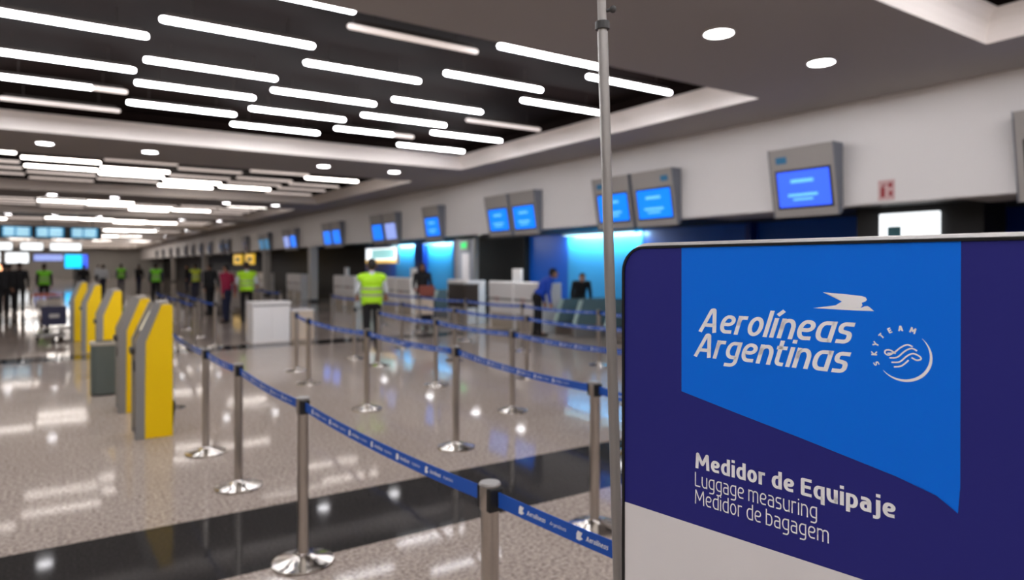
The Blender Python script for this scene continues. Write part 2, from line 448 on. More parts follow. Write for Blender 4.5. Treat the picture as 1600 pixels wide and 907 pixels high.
def GL(wt):
    """glyph strokes, cap height 1, x height .76; wt = stroke width"""
    h = wt/2; X = .76; t, b = X-h, h
    R = .3
    g = {}
    def ring(x0, x1): return ([(x0, t), (x1, t), (x1, b), (x0, b)], True, .36)
    L, Rr = h, .5-h
    g['A'] = (.66, [([(h*.9, 0), (.285, 1-h), (.375, 1-h), (.66-h*.9, 0)], False, .05), ([(.16, .3), (.5, .3)], False, 0)])
    g['o'] = (.5, [ring(L, Rr)])
    g['e'] = (.49, [([(L+.02, .38), (Rr, .38), (Rr, t), (L, t), (L, b), (.46, b+.02)], False, R)])
    g['r'] = (.34, [([(h, 0), (h, X)], False, 0), ([(h, .35), (h, t), (.33, t)], False, R)])
    g['l'] = (wt, [([(h, 0), (h, 1.03)], False, 0)])
    g['i'] = (wt, [([(h, 0), (h, X)], False, 0), ([(h, .9), (h, .9+wt)], False, 0)])
    g['í'] = (wt*1.2, [([(h, 0), (h, X)], False, 0), ([(h, .86), (h+.16, 1.05)], False, 0)])
    g['n'] = (.49, [([(h, 0), (h, X)], False, 0), ([(h, .35), (h, t), (.49-h, t), (.49-h, 0)], False, R)])
    g['m'] = (.78, [([(h, 0), (h, X)], False, 0), ([(h, .35), (h, t), (.39, t), (.39, 0)], False, .17), ([(.39, .35), (.39, t), (.78-h, t), (.78-h, 0)], False, .17)])
    g['u'] = (.49, [([(h, X), (h, b), (.49-h, b), (.49-h, .35)], False, R), ([(.49-h, 0), (.49-h, X)], False, 0)])
    g['ɑ'] = (.52, [([(.52-h, t), (L, t), (L, b), (.52-h, b+.0)], False, .27), ([(.52-h, 0), (.52-h, X)], False, 0)])
    g['a'] = (.46, [([(.04, t), (.46-h, t), (.46-h, 0)], False, .18), ([(.46-h, .45), (L, .45), (L, b), (.46-h, b)], False, .15)])
    g['s'] = (.43, [([(.41, t), (L, t), (L, .43), (.22, .40), (.43-h, .36), (.43-h, b), (.03, b)], False, .13)])
    D = -.26
    g['g'] = (.5, [([(.5-h, t), (L, t), (L, b+.06), (.5-h, b+.06)], False, R), ([(.5-h, X), (.5-h, D+h), (.06, D+h)], False, .18)])
    g['q'] = (.5, [([(.5-h, t), (L, t), (L, b), (.5-h, b)], False, R), ([(.5-h, X), (.5-h, D)], False, 0)])
    g['p'] = (.5, [([(L, t), (Rr, t), (Rr, b), (L, b)], False, R), ([(h, X), (h, D)], False, 0)])
    g['b'] = (.5, [([(L, t), (Rr, t), (Rr, b), (L, b)], False, R), ([(h, 1.03), (h, 0)], False, 0)])
    g['d'] = (.5, [([(.5-h, t), (L, t), (L, b), (.5-h, b)], False, R), ([(.5-h, 1.03), (.5-h, 0)], False, 0)])
    g['j'] = (wt+.1, [([(.1+h, X), (.1+h, D+h), (-.02, D+h)], False, .14), ([(.1+h, .9), (.1+h, .9+wt)], False, 0)])
    g['t'] = (.34, [([(.1, .97), (.1, b), (.33, b)], False, .14), ([(-.02, t), (.32, t)], False, 0)])
    g['M'] = (.82, [([(h, 0), (h+.04, 1-h*.3), (.41, .3), (.78-h, 1-h*.3), (.82-h, 0)], False, .015)])
    g['E'] = (.5, [([(.5, 1-h), (h, 1-h), (h, h), (.5, h)], False, .02), ([(h, .52), (.46, .52)], False, 0)])
    g['L'] = (.48, [([(h, 1), (h, h), (.48, h)], False, .04)])
    g['S'] = (.55, [([(.52, 1-h), (h, 1-h), (h, .56), (.27, .52), (.55-h, .47), (.55-h, h), (.03, h)], False, .2)])
    g['K'] = (.56, [([(h, 0), (h, 1)], False, 0), ([(.54, 1), (.12, .5), (.56, 0)], False, .01)])
    g['Y'] = (.6, [([(.02, 1), (.3, .48), (.58, 1)], False, .01), ([(.3, .5), (.3, 0)], False, 0)])
    g['T'] = (.56, [([(0, 1-h), (.56, 1-h)], False, 0), ([(.28, 1), (.28, 0)], False, 0)])
    return g
def text_layout(s, wt, gap):
    g = GL(wt); x = 0; out = []
    for ch in s:
        if ch == ' ': x += .24; continue
        wd, st = g[ch]; out.append((x, st)); x += wd + gap
    return out, x-gap
def write(mb, s, T, x0, z0, cap, width, wt=.15, gap=.13, shear=0.):
    """text starting at (x0,z0), fitted to width, mapped by T(x,z,y)"""
    lay, tot = text_layout(s, wt, gap); sx = width/(tot + shear)/1.0; sz = cap
    for xo, st in lay:
        for pts, closed, rad in st:
            P = fillet([(p[0]+xo, p[1]) for p in pts], rad, closed) if rad else [Vector((p[0]+xo, p[1])) for p in pts]
            stroke(mb, P, wt, lambda X, Z, yy: T(x0 + (X + Z*shear)*sx, z0 + Z*sz, yy), closed)
def poly(mb, pts, T, yy=-.0006):
    vs = [mb.bm.verts.new(T(p[0], p[1], yy)) for p in pts]
    f = mb.bm.faces.new(vs); mb._mark([f]); bmesh.ops.triangulate(mb.bm, faces=[f])

# ------------------------------------------------------------------ luggage-measuring sign (local x along the face, y into the board, z up)
SGN = thing('luggage_measuring_sign', 'large navy and bright blue airline sign board reading Medidor de Equipaje', 'sign', (1.022, 1.1029, 0), math.radians(-81.685))
SW, SZ0, SZ1, SR = .789, .16, 1.7005, .055
def rrect(x0, x1, z0, z1, r, n=7):
    out = []
    for cx, cz, a0 in ((x1-r, z1-r, 0), (x0+r, z1-r, PI/2), (x0+r, z0+r, PI), (x1-r, z0+r, 1.5*PI)):
        for k in range(n+1):
            a = a0 + PI/2*k/n; out.append((cx+r*math.cos(a), cz+r*math.sin(a)))
    return out
ZW = 1.1445   # top of the white part
MB().prism(rrect(.005, SW-.005, SZ0+.005, SZ1-.005, SR-.004), 'y', .0, .026).build('board', 'navy', SGN)
mb = MB(); outer = rrect(0, SW, SZ0, SZ1, SR); inner = rrect(.0065, SW-.0065, SZ0+.0045, SZ1-.0045, SR-.005)
def loop_frame(mb, o, i, ya, yb):
    A = [[mb.bm.verts.new((p[0], yy, p[1])) for p in q] for q in (o, i) for yy in (ya, yb)]
    oa, ob, ia, ib = A; n = len(o); fs = []
    for k in range(n):
        j = (k+1) % n
        for p, q in ((oa, ob), (ob, ib), (ib, ia), (ia, oa)): fs.append(mb.bm.faces.new((p[k], p[j], q[j], q[k])))
    mb._mark(fs)
loop_frame(mb, outer, inner, -.003, .028); mb.build('gasket', 'gasket', SGN)
mb = MB(); mb.sweep([(p[0], .018, p[1]) for p in rrect(-.004, SW+.004, SZ0-.004, SZ1+.0015, SR+.004)], .0062, 8, True); mb.build('frame', 'alu', SGN, smooth=True)
ident = lambda x, z, yy: (x, yy, z)
mb = MB(); poly(mb, [(.0068, SZ0+.06), (.05, SZ0+.006), (SW-.05, SZ0+.006), (SW-.0068, SZ0+.06), (SW-.0068, ZW), (.0068, ZW)], ident, -.0005); mb.build('white_panel', 'signwhite', SGN)
mb = MB(); poly(mb, [(.151, SZ1-.0046), (.151, 1.4055), (.27, 1.3815), (.3943, 1.3575), (.50, 1.3360), (.549, 1.3255), (.585, 1.317), (.606, 1.309), (.622, 1.300), (.634, 1.2895), (.637, 1.33), (.638, SZ1-.0046)], ident, -.0004); mb.build('blue_panel', 'signblue', SGN)
sh = .26
mb = MB(); write(mb, 'Aerolíneɑs', ident, .1905, 1.529, .0475, .3025, .14, .075, sh); write(mb, 'Argentinɑs', ident, .1795, 1.4792, .0475, .3065, .14, .075, sh)
mb.build('airline_wordmark', 'print', SGN)
mb = MB(); write(mb, 'Medidor de Equipaje', ident, .1837, 1.2578, .0305, .3645, .175, .085); mb.build('heading_text', 'print', SGN)
mb = MB(); write(mb, 'Luggage measuring', ident, .1825, 1.2215, .0285, .242, .088, .12); write(mb, 'Medidor de bagagem', ident, .1825, 1.1868, .0285, .262, .088, .12)
mb.build('translation_text', 'print', SGN)
mb = MB()
for q in ([(.4344, 1.6140), (.4480, 1.6095), (.4590, 1.6040), (.4660, 1.5995), (.4975, 1.5985), (.5035, 1.6010), (.5060, 1.6040), (.5035, 1.6080), (.4970, 1.6098), (.4700, 1.6120)],
          [(.4660, 1.5995), (.4625, 1.5960), (.4555, 1.5925), (.4800, 1.5895), (.4960, 1.5905), (.4990, 1.5945), (.4975, 1.5985)],
          [(.4555, 1.5925), (.4179, 1.5862), (.4600, 1.5857), (.4908, 1.5855), (.4800, 1.5895)],
          [(.4800, 1.5895), (.4908, 1.5855), (.5166, 1.5858), (.5100, 1.5918), (.5070, 1.5936), (.5020, 1.5930), (.4975, 1.5905)]):
    poly(mb, q, ident)
mb.build('bird_emblem', 'print', SGN)
# round emblem: crescent, ribbon waves and lettering on an arc
mb = MB(); cx, cz, R0 = .5595, 1.518, .0392
pts = [Vector((cx+R0*math.cos(math.radians(a)), cz+R0*math.sin(math.radians(a)))) for a in range(47, -143, -5)]
stroke(mb, pts, .0045, ident, taper=lambda s: max(.08, math.sin(PI*s)**.7))
def em(x, z): return Vector((cx + (x-1345)*.000241, cz - (z-445)*.000262))
def smooth_path(pts, n=6):
    out = []
    P = [pts[0]] + pts + [pts[-1]]
    for i in range(1, len(P)-2):
        for k in range(n):
            t = k/n; a, b, c, d = P[i-1], P[i], P[i+1], P[i+2]
            out.append(.5*((2*b) + (c-a)*t + (2*a-5*b+4*c-d)*t*t + (3*b-a-3*c+d)*t**3))
    return out + [pts[-1]]
for path in ([(1250, 440), (1290, 432), (1330, 398), (1370, 378), (1402, 388)], [(1262, 466), (1310, 458), (1355, 418), (1395, 398), (1427, 410)],
             [(1275, 492), (1325, 484), (1370, 444), (1405, 428), (1440, 440), (1450, 456), (1425, 465), (1395, 452)], [(1290, 518), (1335, 508), (1378, 470)],
             [(1290, 432), (1258, 450), (1236, 440), (1240, 422), (1270, 420), (1300, 438)]):
    stroke(mb, smooth_path([em(*p) for p in path]), .0023, ident)
for ch, a in zip('SKYTEAM', (203, 181, 160, 138, 117, 95, 71)):
    wd, st = GL(.22)[ch]; A = math.radians(a); s_ = .0108
    ox, oz = cx+.0385*math.cos(A), cz+.0385*math.sin(A); tx, tz = math.sin(A), -math.cos(A); nx, nz = math.cos(A), math.sin(A)
    for p, closed, rad in st:
        P = fillet(p, rad, closed) if rad else [Vector(q) for q in p]
        stroke(mb, P, .22, lambda X, Z, yy: (ox + tx*(X-wd/2)*s_ + nx*Z*s_*.8, yy, oz + tz*(X-wd/2)*s_ + nz*Z*s_*.8), closed)
mb.build('round_emblem', 'print', SGN)
MB().box((.08, -.10, 0), (SW-.08, .09, .014), .004).build('base_plate', 'midgrey', SGN)
for x in (.16, SW-.16): MB().box((x-.02, .004, .014), (x+.02, .024, .2)).build('leg', 'steel', SGN)

# tall thin pole beside the sign
PL = thing('telescopic_pole', 'tall thin grey metal pole leaning beside the sign board', 'pole', (1.078, 1.138, 0))
def pp(z): k = (z-0)/2.262; return V(-.059*k, .031*k, z)
MB().sweep([pp(0.012), pp(2.19)], .0118, 14).build('lower_tube', 'polegrey', PL, smooth=True)
MB().sweep([pp(2.19), pp(2.8)], .0098, 14).build('upper_tube', 'mongrey', PL, smooth=True)
MB().sweep([pp(2.195), pp(2.212)], .0162, 14).build('collar', 'darkgrey', PL, smooth=True)
a = pp(2.235)
kb = MB(); kb.sweep([a, a+V(.015, -.012, .004)], .004, 8); kb.ball(a+V(.019, -.0155, .005), .0085); kb.build('clamp_knob', 'darkgrey', PL, smooth=True)
MB().lathe([(.07, 0), (.07, .006), (.03, .012), (.016, .016)], seg=20).build('base_plate', 'darkgrey', PL, smooth=True)

# ------------------------------------------------------------------ queue barrier posts and belts
SH = .92
def make_post():
    t = thing('stanchion', 'x', 'barrier post')
    MB().lathe([(.165, 0), (.17, .006), (.168, .014), (.13, .024), (.07, .036), (.038, .05), (.034, .06)], seg=32).build('base', 'chrome', t, smooth=True)
    MB().lathe([(.031, .045), (.031, SH-.075)], seg=20).build('post', 'steel', t, smooth=True)
    hd = MB().lathe([(.033, SH-.088), (.035, SH-.082), (.035, SH-.012), (.033, SH-.004), (.028, SH)], seg=20).build('head', 'steel', t, smooth=True)
    for s in (-1, 1):
        MB().box((-.027, min(s*.008, s*.042), SH-.086), (.027, max(s*.008, s*.042), SH-.008), .004).build('belt_cassette', 'blackpl', hd)
    MB().lathe([(.037, SH-.006), (.038, SH), (.034, SH+.005)], seg=20).build('cap', 'polegrey', t, smooth=True)
    return t
post0 = make_post(); post_used = [0]
G_POST = 'steel queue barrier posts'
POSTS = {}
def post(x, yy, label):
    if not post_used[0]: o = post0; o.location = (x, yy, 0); o['label'] = label; o['group'] = G_POST; post_used[0] = 1
    else: o = dup(post0, (x, yy, 0), 0, label, G_POST)
    return o
def belt(a, b, label, text=False, icons=True):
    """printed webbing strap between two post heads"""
    A, B = V(a[0], a[1], 0), V(b[0], b[1], 0); d = (B-A); Ld = d.length; d.normalize(); n = V(-d.y, d.x, 0)
    A2 = A + d*.045; L = Ld-.09; zc = SH-.045; sag = .012*L
    def P(s, dz, off): k = s/L; return A2 + d*s + V(0, 0, zc + dz - sag*4*k*(1-k)) + n*off
    N = 16; mb = MB(); rows = []
    for i in range(N+1):
        s = L*i/N; rows.append([mb.bm.verts.new(P(s, z, o)) for z, o in ((-.025, -.0012), (.025, -.0012), (.025, .0012), (-.025, .0012))])
    fs = []
    for p, q in zip(rows, rows[1:]):
        for k in range(4): fs.append(mb.bm.faces.new((p[k], p[(k+1) % 4], q[(k+1) % 4], q[k])))
    fs.append(mb.bm.faces.new(rows[0])); fs.append(mb.bm.faces.new(rows[-1])); mb._mark(fs)
    o = mb.build('barrier_belt', 'belt'); tag(o, label, 'barrier belt', 'blue belts between the barrier posts')
    if icons:
        # print faces the hall side (-x); read from the far end towards the near end
        fwd = d.y < 0
        side = 1 if n.x < 0 else -1
        s = .1
        def T(x, z, yy): return tuple(P((x if fwd else L-x), z, side*.0018))
        while s < L-.21:
            mb = MB()
            poly(mb, [(s, -.012), (s+.012, -.014), (s+.026, -.006), (s+.016, .0), (s+.024, .012), (s+.006, .014), (s+.001, .004)], T)
            if text:
                write(mb, 'Aerolíneɑs', T, s+.038, -.007, .015, .085, .15, .12, .2)
                write(mb, 'Argentinɑs', T, s+.14, -.005, .011, .07, .1, .14, .2)
            else:
                for k, wd in ((.04, .05), (.1, .03), (.15, .05)):
                    poly(mb, [(s+k, -.006), (s+k+wd, -.006), (s+k+wd+.003, .006), (s+k+.003, .006)], T)
            s += .25
            mb.build('printed_lettering', 'print', o)
    return o
ROWS = [
  ('nearest row beside the sign', [(1.05, 8.75), (1.06, 6.5), (1.10, 5.36), (1.12, 3.8), (1.21, 1.96), (1.47, .30)], True),
  ('second row, across the lane', [(3.07, 10.76), (2.88, 9.5), (2.93, 7.44), (2.99, 5.43), (2.81, 3.29), (2.8, 1.2)], False),
  ('third row, mid hall', [(4.36, 10.56), (4.3, 8.38), (4.27, 6.43), (4.25, 4.4)], False),
  ('fourth row, towards the check-in desks', [(5.75, 17.0), (5.75, 14.8), (5.7, 12.6), (5.7, 10.4), (5.7, 8.2), (5.7, 6.0)], False),
  ('row in front of the check-in desks', [(7.4, 17.6), (7.4, 15.3), (7.4, 13.0), (7.4, 10.8), (7.4, 8.56), (7.4, 6.3)], False),
  ('row behind the white cabinet', [(5.2, 26.6), (5.2, 24.3), (5.2, 22.0), (5.2, 19.8)], False),
  ('pair of lines beyond the yellow kiosks', [(2.2, 21.4), (2.2, 19.2), (2.2, 17.0), (2.2, 14.75)], False),
  ('lone line left of the white cabinet', [(2.75, 21.5), (2.68, 19.2), (2.62, 17.0), (2.58, 14.78)], False),
]
for rn, (nm, pts, txt) in enumerate(ROWS):
    for i, p in enumerate(pts):
        post(p[0], p[1], 'steel barrier post, %s from far end, %s' % (ORD[i], nm))
    for i in range(len(pts)-1):
        belt(pts[i], pts[i+1], 'blue printed barrier belt, %s from the far end, %s' % (ORD[i], nm), text=True, icons=rn < 5)
post(4.33, 11.6, 'steel barrier post standing alone past the third row of posts')

# ------------------------------------------------------------------ self-service kiosks (front faces -x)
def make_kiosk():
    t = thing('check_in_kiosk', 'x', 'kiosk')
    H1 = 1.28; W = .44
    side = [(.075, 0), (.075, .93), (.21, H1-.02), (.25, H1), (.31, H1), (.32, H1-.03), (.32, 0)]
    front = [(0, 0), (.08, 0), (.08, .925), (.215, H1-.02), (.20, H1+.012), (.155, H1+.012), (.0, .93)]
    for s in (0, 1):
        y0 = 0 if s == 0 else W-.03
        MB().prism(side, 'y', y0, y0+.03, .004).build('side_panel', 'yellow', t)
        MB().prism(front, 'y', y0-.006 if s == 0 else y0, y0+.03 if s == 0 else y0+.036, .006).build('edge_trim', 'kgrey', t)
    MB().prism([(.03, .03), (.03, .9), (.19, H1-.03), (.30, H1-.01), (.315, H1-.03), (.315, .03)], 'y', .03, W-.03).build('body', 'yellowpale', t)
    sl = Vector((.16, H1-.03-.9)).normalized()
    def on(a, off): p = Vector((.03, .9)) + sl*a; nrm = Vector((-sl.y, sl.x)); q = p+nrm*off; return (q.x, q.y)
    sc = MB().prism([on(.10, .012), on(.345, .012), on(.345, -.01), on(.10, -.01)], 'y', .07, W-.07).build('screen_bezel', 'kgrey', t)
    MB().prism([on(.125, .015), on(.325, .015), on(.325, .01), on(.125, .01)], 'y', .09, W-.09).build('screen', 'kscreen', sc)
    MB().box((-.03, .11, .80), (.06, W-.11, .86), .008).build('card_shelf', 'darkgrey', t)
    MB().box((.005, .14, .62), (.035, W-.14, .72), .006).build('ticket_slot', 'blackpl', t)
    MB().box((.02, .05, 0), (.31, W-.05, .03)).build('plinth', 'darkgrey', t)
    MB().box((.2, .1, H1-.012), (.3, W-.1, H1+.03), .01).build('top_light', 'mongrey', t)
    return t
k0 = make_kiosk()
KL = ['nearest yellow self-service kiosk, its whole yellow side in view', 'yellow self-service kiosk right behind the nearest one', 'yellow self-service kiosk behind the grey-green waste bin', 'yellow self-service kiosk past the waste bin, second from the far end', 'farthest yellow self-service kiosk of the line']
for i, (x, yy) in enumerate([(.58, 7.34), (.52, 8.75), (.42, 11.6), (.31, 15.3), (.14, 17.6)]):
    if i == 0: k0.location = (x, yy, 0); tag(k0, KL[0], 'kiosk', 'yellow self-service kiosks')
    else: dup(k0, (x, yy, 0), 0, KL[i], 'yellow self-service kiosks')
# cable behind the near kiosk
tag(MB().sweep([(.90, 7.6, .3), (.93, 7.6, .29), (.945, 7.61, .28), (.945, 7.63, .2), (.93, 7.66, .02)], .012, 8).build('power_cable', 'blackpl', smooth=True), 'short black cable at the back of the nearest yellow kiosk', 'cable')
# waste bin in front of the third kiosk
B = thing('waste_bin', 'rounded dark grey-green waste bin with pale rim in front of a kiosk', 'bin', (.46, 10.2, 0))
bp = [(-.16, -.06), (-.15, -.11), (-.1, -.15), (0, -.16), (.12, -.16), (.12, .16), (0, .16), (-.1, .15), (-.15, .11), (-.16, .06)]
MB().prism(bp, 'z', .02, .64, .01).build('body', 'bingrey', B)
MB().prism([(p[0]*1.06, p[1]*1.06) for p in bp], 'z', .64, .68, .008).build('rim', 'binrim', B)
MB().prism([(p[0]*.7, p[1]*.7) for p in bp], 'z', .681, .686).build('opening', 'blackpl', B)
MB().box((.122, -.14, .03), (.135, .14, .62)).build('side_plate', 'binrust', B)
MB().prism([(p[0]*.9, p[1]*.9) for p in bp], 'z', 0, .02).build('foot', 'blackpl', B)

# ------------------------------------------------------------------ monitors along the bulkhead (housing leans out at the top)
def make_monitor(scr, logo_right=True, wd=1.06, marks=True):
    """local: y along the wall 0..wd (towards far), face to -x, z from 0"""
    t = thing('flight_monitor', 'x', 'monitor')
    hz = 1.02; tilt = .17
    def fx(z): return -.075 - tilt*z/hz
    MB().prism([(fx(0), 0), (fx(hz), hz), (.0, hz-.02), (.0, .06)], 'y', .012, wd-.012, .006).build('housing', 'mongrey', t)
    for yy in (0, wd-.012): MB().prism([(fx(0)-.006, -.004), (fx(hz)-.006, hz+.004), (.0, hz), (.0, .04)], 'y', yy, yy+.012).build('side_cheek', 'monside', t)
    def pl(y0, y1, z0, z1, off, th): return [(y0, z0), (y1, z0), (y1, z1), (y0, z1)], off, th
    def slab(y0, y1, z0, z1, o0, o1):
        mb = MB(); vs = []
        for o in (o0, o1):
            vs.append([mb.bm.verts.new((fx(z)-o, yy, z)) for yy, z in ((y0, z0), (y1, z0), (y1, z1), (y0, z1))])
        a, b = vs; fs = [mb.bm.faces.new(a), mb.bm.faces.new(b[::-1])]
        for i in range(4): fs.append(mb.bm.faces.new((a[i], b[i], b[(i+1) % 4], a[(i+1) % 4])))
        return mb
    bz = slab(.07, wd-.09, .12, .70, -.002, .006).build('screen_bezel', 'blackpl', t)
    sc = slab(.10, wd-.12, .15, .67, .005, .009).build('screen', scr, bz)
    if marks:
        tm = slab(.35, .72, .50, .55, .0095, .010); 
        s2 = slab(.30, .78, .30, .34, .0095, .010); s3 = slab(.38, .70, .24, .27, .0095, .010)
        for s in (s2, s3):
            me = bpy.data.meshes.new('t'); s.bm.to_mesh(me); s.bm.free(); tm.bm.from_mesh(me)
        tm.build('screen_text', 'scrtxt', t)
    if logo_right is not None:
        y0 = .12 if logo_right else wd-.30
        slab(y0, y0+.18, .80, .90, -.002, .003).build('airline_logo', 'monlogo', t)
    return t
GM = 'monitors on the bulkhead over the check-in desks'
protos = {}
def monitor(y0, scr, logo, label, marks=True):
    key = (scr, logo, marks)
    if key not in protos:
        o = protos[key] = make_monitor(scr, logo, marks=marks)
    else: o = dup(protos[key])
    o.location = (XB-.026, y0, 2.39); tag(o, label, 'monitor', GM)
monitor(2.24, 'scr', True, 'grey monitor cut off by the picture edge, past the fire sign')
monitor(5.45, 'scr2', False, 'single grey monitor with indigo blue screen above the sign board')
monitor(8.48, 'scr', True, 'grey monitor right of the tall pole, near half of a pair')
monitor(9.60, 'scr', False, 'grey monitor crossed by the tall pole, far half of a pair')
monitor(12.72, 'scr', None, 'grey monitor, near half of the pair above two white desks')
monitor(13.85, 'scr', None, 'grey monitor, far half of the pair above two white desks')
monitor(17.5, 'scr', None, 'single grey monitor above the dark-haired traveller')
monitor(20.55, 'scr3', None, 'grey monitor with pale lilac screen above the lit teal sign', False)
monitor(21.68, 'scr', None, 'grey monitor beside the pale lilac screen, far half of pair', False)
monitor(25.9, 'scr', None, 'grey monitor, near half of pair just before the grey column', False)
monitor(27.03, 'scr', None, 'grey monitor, far half of pair just before the grey column', False)
monitor(32.0, 'scr', None, 'grey monitor, near half of first pair past the grey column', False)
monitor(33.13, 'scr3', None, 'pale-screened grey monitor, far half of first pair past the column', False)
monitor(37.0, 'scrteal', None, 'dull teal monitor, near half of second pair past the column', False)
monitor(38.13, 'scrteal', None, 'dull teal monitor, far half of second pair past the column', False)
for i, yy in enumerate((42.2, 47.5, 49.5, 54, 58, 62, 66, 71, 76, 82, 88)):
    monitor(yy, 'scroff', None, 'dark switched-off monitor on the far bulkhead, %s past the teal pair' % ORD[i], False)
# fire extinguisher sign on the bulkhead
FS = thing('fire_extinguisher_sign', 'small pale pink and red square sign on the white bulkhead', 'sign', (XB, 4.74, 2.545))
MB().box((-.008, 0, 0), (-.002, .22, .27), .002).build('plate', 'pink', FS)
mk = MB(); 
mk.box((-.011, .13, .04), (-.008, .18, .17), .004); mk.box((-.011, .145, .17), (-.008, .165, .21)); mk.box((-.011, .10, .2), (-.008, .165, .215)); mk.box((-.011, .03, .05), (-.008, .07, .12)); mk.box((-.011, .03, .17), (-.008, .08, .23))
mk.build('red_pictogram', 'redmark', FS)

# ------------------------------------------------------------------ check-in desks, conveyors (fronts face -x)
def make_desk():
    t = thing('check_in_desk', 'x', 'check-in desk')
    W = 1.2
    MB().box((.04, .01, 0), (.62, W-.01, .36)).build('base_panel', 'deskbeige', t)
    MB().prism([(.03, .36), (-.01, .42), (-.03, .62), (-.03, 1.20), (.0, 1.24), (.05, 1.24), (.05, .36)], 'y', .015, W-.015, .006).build('front_panel', 'deskwhite', t)
    MB().prism([(-.055, .76), (-.05, .79), (-.028, .80), (-.028, .74)], 'y', .04, W-.04).build('bag_ledge', 'desktop', t)
    MB().box((.05, .02, .72), (.7, W-.02, .76), .006).build('worktop', 'desktop', t)
    for yy in (.0, W-.025): MB().box((.0, yy, 0), (.6, yy+.025, 1.22), .004).build('side_panel', 'deskwhite', t)
    MB().box((-.035, W*.55, .70), (-.031, W*.75, .82)).build('sticker', 'pink', t)
    return t
d0 = make_desk(); du = 0
DESKS = [(7.3, 'white check-in desk hidden behind the sign board, near one'), (8.55, 'white check-in desk hidden behind the sign board, far one'),
         (13.45, 'white check-in desk near half of pair between black curtain and conveyor'), (14.7, 'white check-in desk under the desk terminal, far half of pair'),
         (17.1, 'white check-in desk beside the dark-haired traveller'), (20.9, 'white check-in desk right of the large yellow-vested man'),
         (22.2, 'white check-in desk hidden behind the large yellow-vested man'), (26.2, 'white check-in desk near half of pair past the yellow-vested man'), (27.5, 'white check-in desk far half of pair past the yellow-vested man'),
         (33.6, 'white check-in desk near half of pair past the grey column'), (34.85, 'white check-in desk far half of pair past the grey column'),
         (41, 'small white check-in desk, first of the distant desks'), (45, 'small white check-in desk, second of the distant desks'), (50, 'small white check-in desk, third of the distant desks'), (55, 'small white check-in desk, fourth of the distant desks')]
for yy, lab in DESKS:
    if not du: d0.location = (9.8, yy, 0); tag(d0, lab, 'check-in desk', 'white check-in desks'); du = 1
    else: dup(d0, (9.8, yy, 0), 0, lab, 'white check-in desks')
def make_terminal():
    t = thing('desk_terminal', 'x', 'computer')
    MB().box((-.02, -.21, .16), (.05, .21, .56), .015).build('screen_back', 'deskwhite', t)
    MB().lathe([(.1, 0), (.1, .012), (.03, .02), (.022, .2)], seg=16).build('stand', 'mongrey', t, smooth=True)
    return t
t0 = make_terminal(); tl = [(10.1, 14.98, 'white computer terminal on the far desk of the nearest pair'), (10.1, 21.4, 'pale computer terminal on the desk right of the yellow-vested man'), (10.1, 28.0, 'white computer terminal on desks past the yellow-vested man')]
for i, (x, yy, lab) in enumerate(tl):
    o = t0 if i == 0 else dup(t0)
    o.location = (x, yy, .76+.24); o.location.z = .7601; tag(o, lab, 'computer', 'white desk terminals')
    for ch in o.children:
        pass
# taller terminals: raise the screen above the desk front
for ch in t0.children:
    if ch.name.startswith('screen_back'):
        for v in ch.data.vertices: v.co.z += .25
    else:
        for v in ch.data.vertices:
            if v.co.z > .1: v.co.z += .3
def make_conveyor():
    t = thing('baggage_conveyor', 'x', 'conveyor')
    MB().box((0, 0, 0), (1.9, .75, .30), .01).build('frame', 'midgrey', t)
    MB().box((.02, .06, .30), (1.88, .69, .325), .006).build('belt_bed', 'rubber', t)
    for yy in (.0, .72):
        MB().prism([(-.02, .28), (.20, .86), (1.85, .86), (1.85, .28)], 'y', yy, yy+.03, .004).build('side_glass', 'glass', t)
        MB().prism([(-.07, .28), (.02, .28), (.24, .86), (.15, .86)], 'y', yy-.005, yy+.035, .004).build('glass_edge', 'palegreen', t)
    MB().box((-.03, .05, .06), (.0, .70, .26), .006).build('front_plate', 'steel', t)
    return t
c0 = make_conveyor(); cl = [(9.75, 12.1, 'baggage belt with teal glass sides beside the nearest white desk'), (9.75, 10.3, 'baggage belt with teal glass sides just left of the tall pole'), (9.75, 19.3, 'baggage belt between dark cabinet and far white desk'), (9.75, 24.6, 'baggage belt behind the large yellow-vested man')]
for i, (x, yy, lab) in enumerate(cl):
    o = c0 if i == 0 else dup(c0)
    o.location = (x, yy, 0); tag(o, lab, 'conveyor', 'baggage belts between the desks')
# dark cabinet by the grey door
K = thing('dark_cabinet', 'dark brown boxy cabinet on pale legs below the grey door', 'cabinet', (9.7, 16.0+.95, 0))
K.location = (9.1, 16.05, 0)
MB().box((0, 0, .50), (.45, .95, 1.13), .01).build('body', 'deskblack', K)
MB().box((-.012, .03, .53), (0, .92, 1.10), .004).build('door', 'deskblack', K)
MB().box((-.02, -.02, 1.13), (.47, .97, 1.16), .005).build('top', 'desktop', K)
for x in (.03, .40):
    for yy in (.03, .88): MB().box((x, yy, 0), (x+.04, yy+.04, .5)).build('leg', 'midgrey', K)
# grey columns standing in front of the desks
col0 = MB().use('colgrey').box((0, 0, 0), (.36, .36, 2.51), .03).use('darkgrey').box((-.01, -.01, 0), (.37, .37, .12), .01).build('column')
CLB = [(9.35, 30.6), (9.3, 38.8), (9.35, 58.5), (9.35, 77)]
for i, (x, yy) in enumerate(CLB):
    o = col0 if i == 0 else col0.copy()
    if i: COL.objects.link(o)
    o.location = (x, yy, 0); o.name = 'column_%d' % (i+1); o['kind'] = 'structure'; o['label'] = 'grey column under the bulkhead, %s from the camera' % ORD[i]
